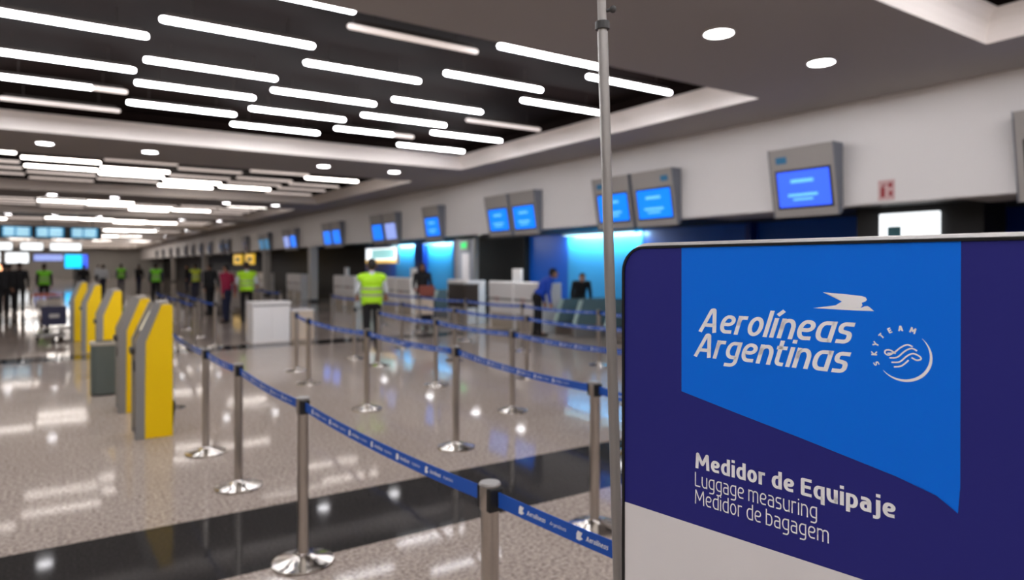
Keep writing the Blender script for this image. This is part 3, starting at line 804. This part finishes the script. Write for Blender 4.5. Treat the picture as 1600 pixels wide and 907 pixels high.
# grey door with exit sign, lit sign, lit frame, cyan wall washers
D = MB().use('doorgrey').box((10.9, 18.55, 0), (11.0, 19.75, 2.5)).use('paper').box((10.88, 18.9, .95), (10.9, 19.35, 2.05)).use('midgrey').box((10.85, 18.5, 0), (11.0, 18.58, 2.55)).box((10.85, 19.72, 0), (11.0, 19.8, 2.55))
o = D.build('door_1'); o['kind'] = 'structure'
MB().box((10.83, 19.55, .98), (10.9, 19.59, 1.12)).build('door_handle', 'steel', o)['kind'] = 'structure'
EX = thing('exit_sign', 'small glowing green exit sign over the grey door', 'sign', (10.86, 18.9, 2.16))
MB().box((-.03, 0, 0), (.0, .5, .3), .004).build('housing', 'mongrey', EX); MB().box((-.036, .06, .05), (-.03, .44, .25)).build('green_face', 'green', EX)
LS = thing('lit_teal_sign', 'glowing white and teal sign with yellow foot above the desks', 'sign', (10.5, 23.7, 1.72))
MB().box((0, 0, 0), (.12, 3.1, .66), .01).build('box', 'mongrey', LS); MB().box((-.01, .05, .16), (0, 3.05, .62)).build('white_face', 'lightbox', LS)
MB().box((-.016, .15, .22), (-.01, 2.4, .56)).build('teal_print', 'lightteal', LS); MB().box((-.012, .05, .04), (0, 3.05, .15)).build('yellow_foot', 'lightyellow', LS)
for yy in (.2, 2.8): MB().box((.04, yy, .66), (.08, yy+.04, .84)).build('hanger', 'midgrey', LS)
LF = thing('lit_white_screen', 'bright white framed screen with dark teal block on the black pillar', 'screen', (10.6, 4.75, 1.95))
MB().box((-.08, 0, 0), (0, .85, .5), .01).build('frame', 'lightbox', LF)
MB().box((-.086, .06, .03), (-.08, .5, .36)).build('white_picture', 'lightbox', LF); MB().box((-.088, .52, .03), (-.08, .72, .3)).build('teal_block', 'teal', LF)
for i, (y0, y1, lab) in enumerate(((12.4, 15.3, 'cyan wall washer light over the blue wall beside the pole'), (22.3, 24.25, 'cyan wall washer light over blue panel, near one of two'), (25.15, 27.4, 'cyan wall washer light over blue panel, far one of two'))):
    W_ = thing('wall_washer', lab, 'light fitting', (11.86, y0, 2.50), 0, 'cyan washers over the blue wall')
    MB().box((0, 0, 0), (.1, y1-y0, .055), .004).build('housing', 'mongrey', W_); MB().box((.015, .03, -.004), (.09, y1-y0-.03, 0)).build('lens', 'washer', W_)
    l = area('washer_glow', (.05, (y1-y0)/2, -.01), (0, -.55, 0), .08, y1-y0, 20*(y1-y0), (.5, .9, 1.0)); l.parent = W_

# yellow hanging signs far along the desks
YS = thing('yellow_desk_sign', 'yellow hanging sign, near one of two under the far bulkhead', 'sign', (9.34, 41.5, 1.72))
MB().box((0, 0, 0), (.1, 2.2, .62), .01).build('panel', 'signyellow', YS); MB().box((-.01, .4, .2), (0, 1.5, .42)).build('mark', 'blackpl', YS)
for yy in (.3, 1.8): MB().box((.03, yy, .62), (.06, yy+.03, .8)).build('hanger', 'midgrey', YS)
dup(YS, (9.34, 44.8, 1.72), 0, 'yellow hanging sign, far one of two under the far bulkhead'); YS['group'] = 'yellow hanging signs'
for o in COL.objects:
    if o.name.startswith('yellow_desk_sign'): o['group'] = 'yellow hanging signs'

# white cabinet in mid hall and low white bin beside it
CB = thing('white_cabinet', 'low white cabinet standing behind the far dark floor stripe', 'cabinet', (3.36, 15.05, 0))
MB().box((.02, .02, 0), (.80, .60, .80)).build('body', 'deskwhite', CB)
MB().box((0, -.02, .81), (.82, .62, .875), .008).build('top', 'deskwhite', CB); MB().box((.03, .01, .78), (.79, .6, .81)).build('shadow_gap', 'midgrey', CB)
for x in (.03, .41): MB().box((x, .005, .04), (x+.37, .02, .77), .003).build('door', 'deskwhite', CB)
CB2 = thing('low_white_box', 'lower cream box standing right beside the white cabinet', 'box', (4.24, 15.25, 0))
MB().box((0, 0, 0), (.5, .55, .64), .01).build('body', 'trolleycream', CB2); MB().box((-.01, -.01, .64), (.51, .56, .67), .006).build('lid', 'deskwhite', CB2)

# ------------------------------------------------------------------ hanging boards far down the hall
FB = thing('flight_board', 'long dark hanging flight board with three icy blue screens', 'flight board', (-3.0, 38, 2.90))
MB().box((0, 0, 0), (4.6, .18, .58), .02).build('housing', 'blackpl', FB)
for x0 in (.75, 2.0, 3.35):
    s = MB().box((x0, -.012, .06), (x0+1.08, 0, .52)).build('screen', 'scrteal', FB)
    mb = MB()
    for k in range(4):
        mb.box((x0+.06, -.016, .12+.1*k), (x0+.45, -.012, .17+.1*k)); mb.box((x0+.52, -.016, .12+.1*k), (x0+1.0, -.012, .17+.1*k))
    mb.build('flight_rows', 'lightice', s)
for x in (.4, 2.3, 4.2): MB().box((x, .07, .58), (x+.04, .11, ZC-2.9)).build('hanger', 'darkgrey', FB)
for i, (x0, x1, m, lab) in enumerate(((-8.2, -3.5, 'lightbox', 'bright white hanging sign, farthest from the bulkhead of three'), (-3.0, -1.35, 'lightbox', 'bright white hanging sign, middle of three far down the hall'), (-.9, 1.45, 'lightbox', 'long bright white hanging sign, nearest the bulkhead of three'))):
    t = thing('hanging_light_sign', lab, 'sign', (x0, 71.7, 2.95), 0, 'bright hanging signs far down the hall')
    MB().box((0, 0, 0), (x1-x0, .2, .7), .02).build('housing', 'darkgrey', t); MB().box((.05, -.02, .05), (x1-x0-.05, 0, .65)).build('lit_face', m, t)
    for x in (.3, x1-x0-.35): MB().box((x, .08, .7), (x+.05, .12, ZC-2.95)).build('hanger', 'darkgrey', t)
BS = thing('cyan_screen', 'large glowing cyan blue screen at the far end of the hall', 'screen', (.2, 88, 1.3))
MB().box((0, 0, 0), (2.2, .2, 1.6), .05).build('housing', 'darkgrey', BS); MB().box((.06, -.02, .08), (1.6, 0, 1.52)).build('cyan_face', 'lightcyan', BS); MB().box((1.6, -.02, .08), (2.14, 0, 1.52)).build('blue_face', 'scr2', BS)
MB().box((.8, .02, -1.3), (1.4, .18, 0)).build('stand', 'darkgrey', BS)
for i, (x0, x1, z0, z1, m, lab) in enumerate(((-12, -6.6, 1.9, 3.5, 'lightbox', 'white lit shop front at the far end, farthest from desks'), (-6.2, -3.6, 1.9, 3.4, 'lightbox', 'white lit shop front at the far end, middle one'), (-3.2, 0.2, 2.2, 3.2, 'scr3', 'pale blue lit panel on the far end wall'), (-11.5, -6.0, .9, 1.8, 'lightorange', 'orange glowing shop counter at the far end'))):
    x0 = max(x0, XL+.1)
    t = thing('shop_lightbox', lab, 'shop sign', (x0, 109.8, z0)); MB().box((0, 0, 0), (x1-x0, .18, z1-z0), .03).build('case', 'darkgrey', t); MB().box((.08, -.02, .08), (x1-x0-.08, 0, z1-z0-.08)).build('lit_face', m, t)

# ------------------------------------------------------------------ luggage trolleys
def make_trolley(panel):
    """local: front (panel) faces -y, handle at +y"""
    t = thing('luggage_trolley', 'x', 'luggage trolley')
    fr = MB()
    for s in (-1, 1):
        fr.sweep([(s*.24, -.42, .14), (s*.25, .30, .17), (s*.26, .40, .30), (s*.26, .48, 1.0)], .016, 8)
        fr.sweep([(s*.2, -.40, .14), (s*.2, -.36, .42), (s*.21, .05, .46)], .012, 8)
    for yy in (-.35, -.1, .15): fr.sweep([(-.24, yy, .15), (.24, yy, .15)], .012, 8)
    fr.sweep([(-.26, .42, .5), (.26, .42, .5)], .012, 8); fr.sweep([(-.26, .45, .74), (.26, .45, .74)], .012, 8)
    fr.build('frame', 'steel', t, smooth=True)
    MB().box((-.23, -.40, .155), (.23, .32, .175), .004).build('platform', 'midgrey', t)
    MB().sweep([(-.3, .49, 1.0), (.3, .49, 1.0)], .022, 10).build('handle', 'handlered', t, smooth=True)
    p = MB().box((-.22, -.43, .40), (.22, -.40, .80), .012).build('advert_panel', panel, t)
    MB().box((-.09, -.434, .56), (.09, -.43, .64)).build('panel_mark', 'mongrey', p)
    bk = MB().box((-.2, .2, .78), (.2, .44, .80), .004); bk.box((-.2, .2, .8), (.2, .215, .92), .004); bk.build('basket', 'steel', t)
    for x, yy in ((-.21, .26), (.21, .26), (0, -.34)):
        MB().lathe([(.03, -.02), (.07, -.018), (.07, .018), (.03, .02)], (x, yy, .07), 16, 'x').build('wheel', 'blackpl', t, smooth=True)
    return t
tr = make_trolley('trolleypanel'); tr.location = (-.20, 17.6, 0); tr.rotation_euler = (0, 0, .15); tag(tr, 'luggage trolley with dark navy front panel, left of the kiosks', 'luggage trolley')
dup(tr, (.03, 19.4, 0), 2.3, 'luggage trolley half hidden behind the farthest kiosks')
tr2 = make_trolley('trolleycream'); tr2.location = (7.93, 16.1, 0); tr2.rotation_euler = (0, 0, -.45); tag(tr2, 'luggage trolley with cream front panel before the dark-haired traveller', 'luggage trolley')
def make_case(w_, d_, h_, m):
    t = MB().box((-w_/2, -d_/2, .02), (w_/2, d_/2, h_), .03, 3).build('suitcase', m)
    MB().sweep([(-.08, 0, h_), (-.07, 0, h_+.03), (.07, 0, h_+.03), (.08, 0, h_)], .008, 6).build('handle', 'blackpl', t, smooth=True)
    for x in (-w_/2+.06, w_/2-.06): MB().box((x-.02, -d_/2+.02, 0), (x+.02, d_/2-.02, .025)).build('foot', 'blackpl', t)
    return t
sc1 = make_case(.42, .28, .62, 'bagdark'); sc1.location = (7.95, 16.02, .1765); sc1.rotation_euler = (0, 0, -.45); tag(sc1, 'dark suitcase lying low on the cream-panelled trolley', 'suitcase')
sc2 = make_case(.40, .26, .30, 'bagred'); sc2.location = (7.95, 16.02, .835); sc2.rotation_euler = (0, 0, -.45); tag(sc2, 'reddish brown bag on top of the dark suitcase', 'bag')

# ------------------------------------------------------------------ people (local: facing +y, z up)
def remesh(mb, name, m, voxel, parent, smooth_it=4):
    o = mb.build(name, m, None)
    a = o.modifiers.new('r', 'REMESH'); a.mode = 'VOXEL'; a.voxel_size = voxel
    b = o.modifiers.new('s', 'SMOOTH'); b.factor = .5; b.iterations = smooth_it
    dg = bpy.context.evaluated_depsgraph_get(); dg.update()
    me = bpy.data.meshes.new_from_object(o.evaluated_get(dg))
    o.modifiers.clear(); old = o.data; o.data = me; bpy.data.meshes.remove(old)
    me.materials.clear(); me.materials.append(M[m])
    for p in me.polygons: p.use_smooth = True
    o.parent = parent
    return o
def person(label, loc, rotz, h=1.75, top='shirtblack', legs='trouserblack', vest=None, hair='hairblack', long_hair=False, skin='skin', lean=0., arms=((-.28, .05), (-.28, .05)), elbow=(.25, .25), stride=.08, detail=.011, short_sleeve=False, shorts=False, jacket_open=False, headturn=0., armspread=.06, tilt=0.):
    """arms: per side (forward swing of the upper arm, extra outward); elbow: forearm bend forward"""
    k = h/1.75
    t = thing('person', label, 'person', loc, rotz)
    def hipbend(p):
        z0 = .95; p = Vector(p)
        if lean:
            q = p - V(0, 0, z0); c, s = math.cos(lean), math.sin(lean); p = V(q.x, q.y*c + q.z*s, -q.y*s + q.z*c) + V(0, 0, z0)
        return p*k
    J = {}
    for s, n in ((-1, 'L'), (1, 'R')):
        st = stride*s
        J['hip'+n] = V(s*.092, 0, .93)*k; J['knee'+n] = V(s*.10, st*.45+.02, .50)*k; J['ank'+n] = V(s*.105, st, .095)*k
        J['toe'+n] = V(s*.13, st+.16, .035)*k; J['heel'+n] = V(s*.105, st-.045, .04)*k
        sw, outw = arms[0 if s < 0 else 1]; el = elbow[0 if s < 0 else 1]
        sh_ = V(s*.19, -.005, 1.42)
        d = V(s*(.10+outw), math.sin(-sw) if False else sw, -math.sqrt(max(.01, 1-sw*sw))).normalized()
        eb = sh_ + d*.29
        ang = el
        fd = V(d.x*.3 - s*ang*.06, d.y*math.cos(ang) + math.sin(ang)*abs(d.z), d.z*math.cos(ang) + math.sin(ang)*d.y*.0 + 0).normalized()
        wr = eb + fd*.25
        J['sh'+n] = hipbend(sh_); J['el'+n] = hipbend(eb); J['wr'+n] = hipbend(wr); J['fd'+n] = (hipbend(wr)-hipbend(eb)).normalized()
    P = hipbend
    head_c = P((0, .02, 1.635)); r = k
    # --- body: one continuous skin surface
    b = MB()
    b.ball(P((0, .0, 1.0)), V(.15, .10, .13)*r, 14, 10); b.ball(P((0, 0, 1.2)), V(.15, .10, .17)*r, 14, 10); b.ball(P((0, 0, 1.33)), V(.165, .10, .13)*r, 14, 10)
    b.capsule(P((0, -.01, 1.38)), P((0, .005, 1.56)), .062*r, .052*r)
    def hd(x, yy, z):
        c, s = math.cos(headturn), math.sin(headturn); return head_c + V(x*c - yy*s, x*s + yy*c, z)*k
    b.ball(hd(0, -.012, .018), V(.076, .094, .10)*r, 16, 12); b.ball(hd(0, .022, -.05), V(.058, .066, .066)*r, 14, 10)
    b.capsule(hd(0, .082, .01), hd(0, .108, -.025), .012*r, .016*r, 8); b.ball(hd(0, .07, -.095), V(.028, .024, .02)*r, 10, 8)
    b.capsule(hd(-.04, .075, .032), hd(.04, .075, .032), .014*r, .014*r, 8)
    for s in (-1, 1): b.ball(hd(s*.078, -.01, -.01), V(.012, .022, .034)*r, 10, 8)
    for n, s in (('L', -1), ('R', 1)):
        b.capsule(J['sh'+n], J['el'+n], .044*r, .037*r); b.capsule(J['el'+n], J['wr'+n], .037*r, .026*r)
        b.capsule(P((s*.08, 0, 1.38)), J['sh'+n], .06*r, .05*r)
        b.capsule(J['hip'+n], J['knee'+n], .072*r, .048*r); b.capsule(J['knee'+n], J['ank'+n], .048*r, .034*r); b.capsule(J['ank'+n], J['toe'+n], .034*r, .024*r)
        # hand: palm, four fingers, thumb from the palm's side
        f = J['fd'+n]; w_ = J['wr'+n]; ax = V(0, 1, 0).cross(f)
        ax = (V(0, 1, 0) - f*f.y).normalized() if abs(f.y) < .9 else V(1, 0, 0)   # across the knuckles
        inn = f.cross(ax).normalized()
        if inn.x*s > 0: inn = -inn
        pc = w_ + f*.05*k
        for q in (-.022, 0, .022): b.capsule(w_ + f*.012*k + ax*q*.6*k, w_ + f*.085*k + ax*q*k, .015*r, .013*r, 8)
        for i, q in enumerate((-.033, -.011, .011, .033)):
            ln = (.062, .078, .074, .06)[::-1][i]*k
            p0 = w_ + f*.088*k + ax*q*k; p1 = p0 + f*ln*.5 + inn*.008*k; p2 = p1 + f*ln*.38 + inn*.024*k
            b.capsule(p0, p1, .0092*r, .0088*r, 8); b.capsule(p1, p2, .0088*r, .0078*r, 8)
        q0 = w_ + f*.03*k + ax*.028*k; q1 = q0 + f*.035*k + ax*.024*k + inn*.008*k; q2 = q1 + f*.032*k + ax*.004*k + inn*.012*k
        b.capsule(q0, q1, .012*r, .0105*r, 8); b.capsule(q1, q2, .0105*r, .009*r, 8)
    body = remesh(b, 'body', skin, min(detail, .0085) if detail < .012 else detail, t, 2)
    for s in (-1, 1): MB().ball(hd(s*.031, .083, .008), V(.013, .008, .008)*r, 8, 6).build('eye', 'eye', t, smooth=True)
    MB().capsule(hd(-.02, .086, -.062), hd(.02, .086, -.062), .006*r, .006*r, 8).build('mouth', 'lip', t, smooth=True)
    # --- hair
    hb = MB(); hb.ball(hd(0, -.024, .036), V(.084, .098, .098)*r, 16, 12); hb.ball(hd(0, -.05, -.01), V(.074, .07, .085)*r, 14, 10)
    if long_hair:
        hb.ball(hd(0, -.07, -.09), V(.095, .06, .14)*r, 14, 10)
        for s in (-1, 1): hb.capsule(hd(s*.075, -.02, .01), hd(s*.09, .0, -.2), .03*r, .035*r)
    o = remesh(hb, 'hair', hair, detail, t, 3)
    # --- trousers
    tb = MB(); tb.ball(P((0, 0, .985)), V(.168, .122, .11)*r, 14, 10); tb.ball(V(0, -.01, .92)*k, V(.17, .125, .11)*r, 14, 10)
    for n in 'LR':
        if shorts: tb.capsule(J['hip'+n], J['knee'+n].lerp(J['hip'+n], .15), .092*r, .075*r)
        else:
            tb.capsule(J['hip'+n], J['knee'+n], .09*r, .066*r); tb.capsule(J['knee'+n], J['ank'+n] + V(0, 0, -.02)*k, .066*r, .055*r)
    remesh(tb, 'shorts' if shorts else 'trousers', legs, detail, t)
    # --- shirt or jacket
    sb = MB(); sb.ball(P((0, 0, 1.02)), V(.172, .125, .13)*r, 14, 10); sb.ball(P((0, 0, 1.2)), V(.17, .122, .2)*r, 14, 10); sb.ball(P((0, 0, 1.34)), V(.185, .12, .13)*r, 14, 10)
    for n, s in (('L', -1), ('R', 1)):
        sb.capsule(P((s*.07, -.005, 1.41)), J['sh'+n], .075*r, .066*r); sb.capsule(J['sh'+n], J['el'+n], .062*r, .05*r)
        if not short_sleeve: sb.capsule(J['el'+n], J['wr'+n] - J['fd'+n]*.01*k, .05*r, .04*r)
    sb.capsule(P((0, -.01, 1.44)), P((0, 0, 1.50)), .068*r, .062*r)
    remesh(sb, 'jacket' if top in ('shirtblack',) else 'shirt', top, detail, t)
    # --- high-visibility vest with reflective bands
    if vest:
        vb = MB(); vb.ball(P((0, 0, 1.0)), V(.205, .155, .14)*r, 16, 12); vb.capsule(P((0, 0, .97)), P((0, 0, 1.15)), .13*r, .13*r); vb.ball(P((0, 0, 1.16)), V(.203, .15, .21)*r, 16, 12); vb.ball(P((0, 0, 1.33)), V(.222, .15, .15)*r, 16, 12)
        for s in (-1, 1): vb.capsule(P((s*.07, -.005, 1.415)), P((s*.19, -.005, 1.40)), .088*r, .085*r); vb.capsule(P((s*.10, 0, .95)), P((s*.10, 0, 1.1)), .1*r, .1*r)
        ve = remesh(vb, 'vest', vest, detail, t)
        for z, rx, ry in ((1.08, .214, .162), (1.2, .214, .160)):
            mb = MB(); rows = []
            for i in range(28):
                a_ = 2*PI*i/28
                rows.append([mb.bm.verts.new(P((rx*math.cos(a_)*q, ry*math.sin(a_)*q, z+dz))) for dz, q in ((-.025, 1.0), (.025, 1.0), (.025, .93), (-.025, .93))])
            fs = []
            for i in range(28):
                p_, q_ = rows[i], rows[(i+1) % 28]
                for j in range(4): fs.append(mb.bm.faces.new((p_[j], p_[(j+1) % 4], q_[(j+1) % 4], q_[j])))
            mb._mark(fs); mb.build('reflective_band', 'band', ve, smooth=True)
    # --- shoes
    for n in 'LR':
        so = MB(); so.capsule(J['heel'+n], J['toe'+n], .042*r, .038*r); so.capsule(J['ank'+n] + V(0, 0, -.025)*k, J['heel'+n], .044*r, .042*r)
        ob = remesh(so, 'shoe', 'shoe', detail, t, 3)
        for v in ob.data.vertices:
            if v.co.z < .004: v.co.z = .004
    return t
person('man in bright yellow-green vest and black trousers seen from behind, arms bent', (4.92, 12.25, 0), -.35, 1.78, 'shirtwhite', 'trouserblack', 'vest', 'hairblack', arms=((.15, .16), (.15, .16)), elbow=(1.1, 1.1), stride=.05, detail=.008, short_sleeve=True)
person('dark-haired woman in black jacket standing behind the cream trolley', (8.42, 17.25, 0), PI-.4, 1.72, 'shirtblack', 'trouserblack', None, 'hairblack', long_hair=True, arms=((.45, .08), (.45, .08)), elbow=(.9, .9), stride=.03, detail=.009, skin='skin2')
person('person in blue shirt bending over between white desk and conveyor', (9.3, 12.95, 0), -1.9, 1.72, 'shirtblue', 'trouserblack', None, 'hairblack', lean=.62, arms=((.4, .05), (.4, .05)), elbow=(.5, .5), stride=.03, detail=.01)
person('dark-haired person in black leaning over the conveyor by the pole', (10.95, 13.4, 0), 2.6, 1.65, 'shirtblack', 'trouserblack', None, 'hairblack', lean=.75, arms=((.5, .1), (.5, .1)), elbow=(.4, .4), stride=.02, detail=.01)
person('person in yellow-green vest beside a person in crimson, mid hall', (4.45, 20.6, 0), -.2, 1.76, 'shirtwhite', 'trouserblack', 'vest', 'hairbrown', arms=((.12, .2), (.12, .2)), elbow=(.9, .9), stride=.05, detail=.012, short_sleeve=True)
person('person in crimson shirt and navy trousers standing close to a vested colleague', (3.98, 21.0, 0), .6, 1.70, 'shirtred', 'trousernavy', None, 'hairblack', stride=.06, detail=.012)
person('person all in black standing alone beyond the barrier lines', (4.25, 25.2, 0), .3, 1.74, 'shirtblack', 'trouserblack', None, 'hairblack', stride=.12, detail=.013)
fp1 = person('distant person in dull yellow vest, nearer the check-in desks', (5.1, 34.0, 0), .2, 1.74, 'shirtnavy', 'trousernavy', 'vestdull', 'hairblack', stride=.1, detail=.016)
person('distant person in green vest, standing above the nearest kiosk', (3.55, 34.5, 0), -.2, 1.76, 'shirtnavy', 'trouserblack', 'vestgreen', 'hairblack', stride=.1, detail=.016)
person('person in bright green vest and shorts walking left of the kiosks', (-.58, 32.0, 0), 0.1, 1.72, 'shirtblack', 'trouserblack', 'vestgreen', 'hairbrown', stride=.12, detail=.015, shorts=True)
person('person in dark clothes walking, right one of the group by the picture edge', (-1.25, 29.6, 0), .1, 1.76, 'shirtblack', 'trouserblack', None, 'hairbrown', stride=.2, detail=.014)
person('person in dark clothes, middle one of the walking group', (-1.62, 31.0, 0), .0, 1.72, 'shirtblack', 'trouserblack', None, 'hairblack', stride=.14, detail=.014)
person('person in navy jacket at the picture edge, rearmost of the walking group', (-2.15, 32.2, 0), -.1, 1.74, 'shirtnavy', 'trouserblack', None, 'hairblack', stride=.16, detail=.014)
fp3 = person('dark figure far behind the kiosks near the cyan screen', (.9, 40.0, 0), 0, 1.70, 'shirtblack', 'trousernavy', None, 'hairblack', stride=.1, detail=.018)
person('small distant person in green vest, farthest vest down the hall', (2.9, 46.0, 0), 0, 1.74, 'shirtnavy', 'trousernavy', 'vestgreen', 'hairblack', stride=.1, detail=.018)
fp2 = person('small distant person in pale shirt beyond the farthest kiosk', (1.9, 44.0, 0), .4, 1.70, 'shirtwhite', 'trousernavy', None, 'hairbrown', stride=.1, detail=.018)
person('person in dark coat at the picture edge, nearest of the walking group', (-1.62, 28.4, 0), .1, 1.74, 'shirtblack', 'trouserblack', None, 'hairblack', stride=.18, detail=.014)
dup(fp3, (3.9, 47.0, 0), .4, 'dark distant figure standing before the far desks, above the kiosks')
dup(fp2, (5.2, 52.0, 0), -.3, 'tiny pale-shirted person before the farthest desks')
dup(fp3, (6.3, 45.0, 0), .9, 'dark distant figure beside the far grey column')
dup(fp2, (2.2, 58.0, 0), .2, 'tiny pale-shirted person in the middle of the far hall')
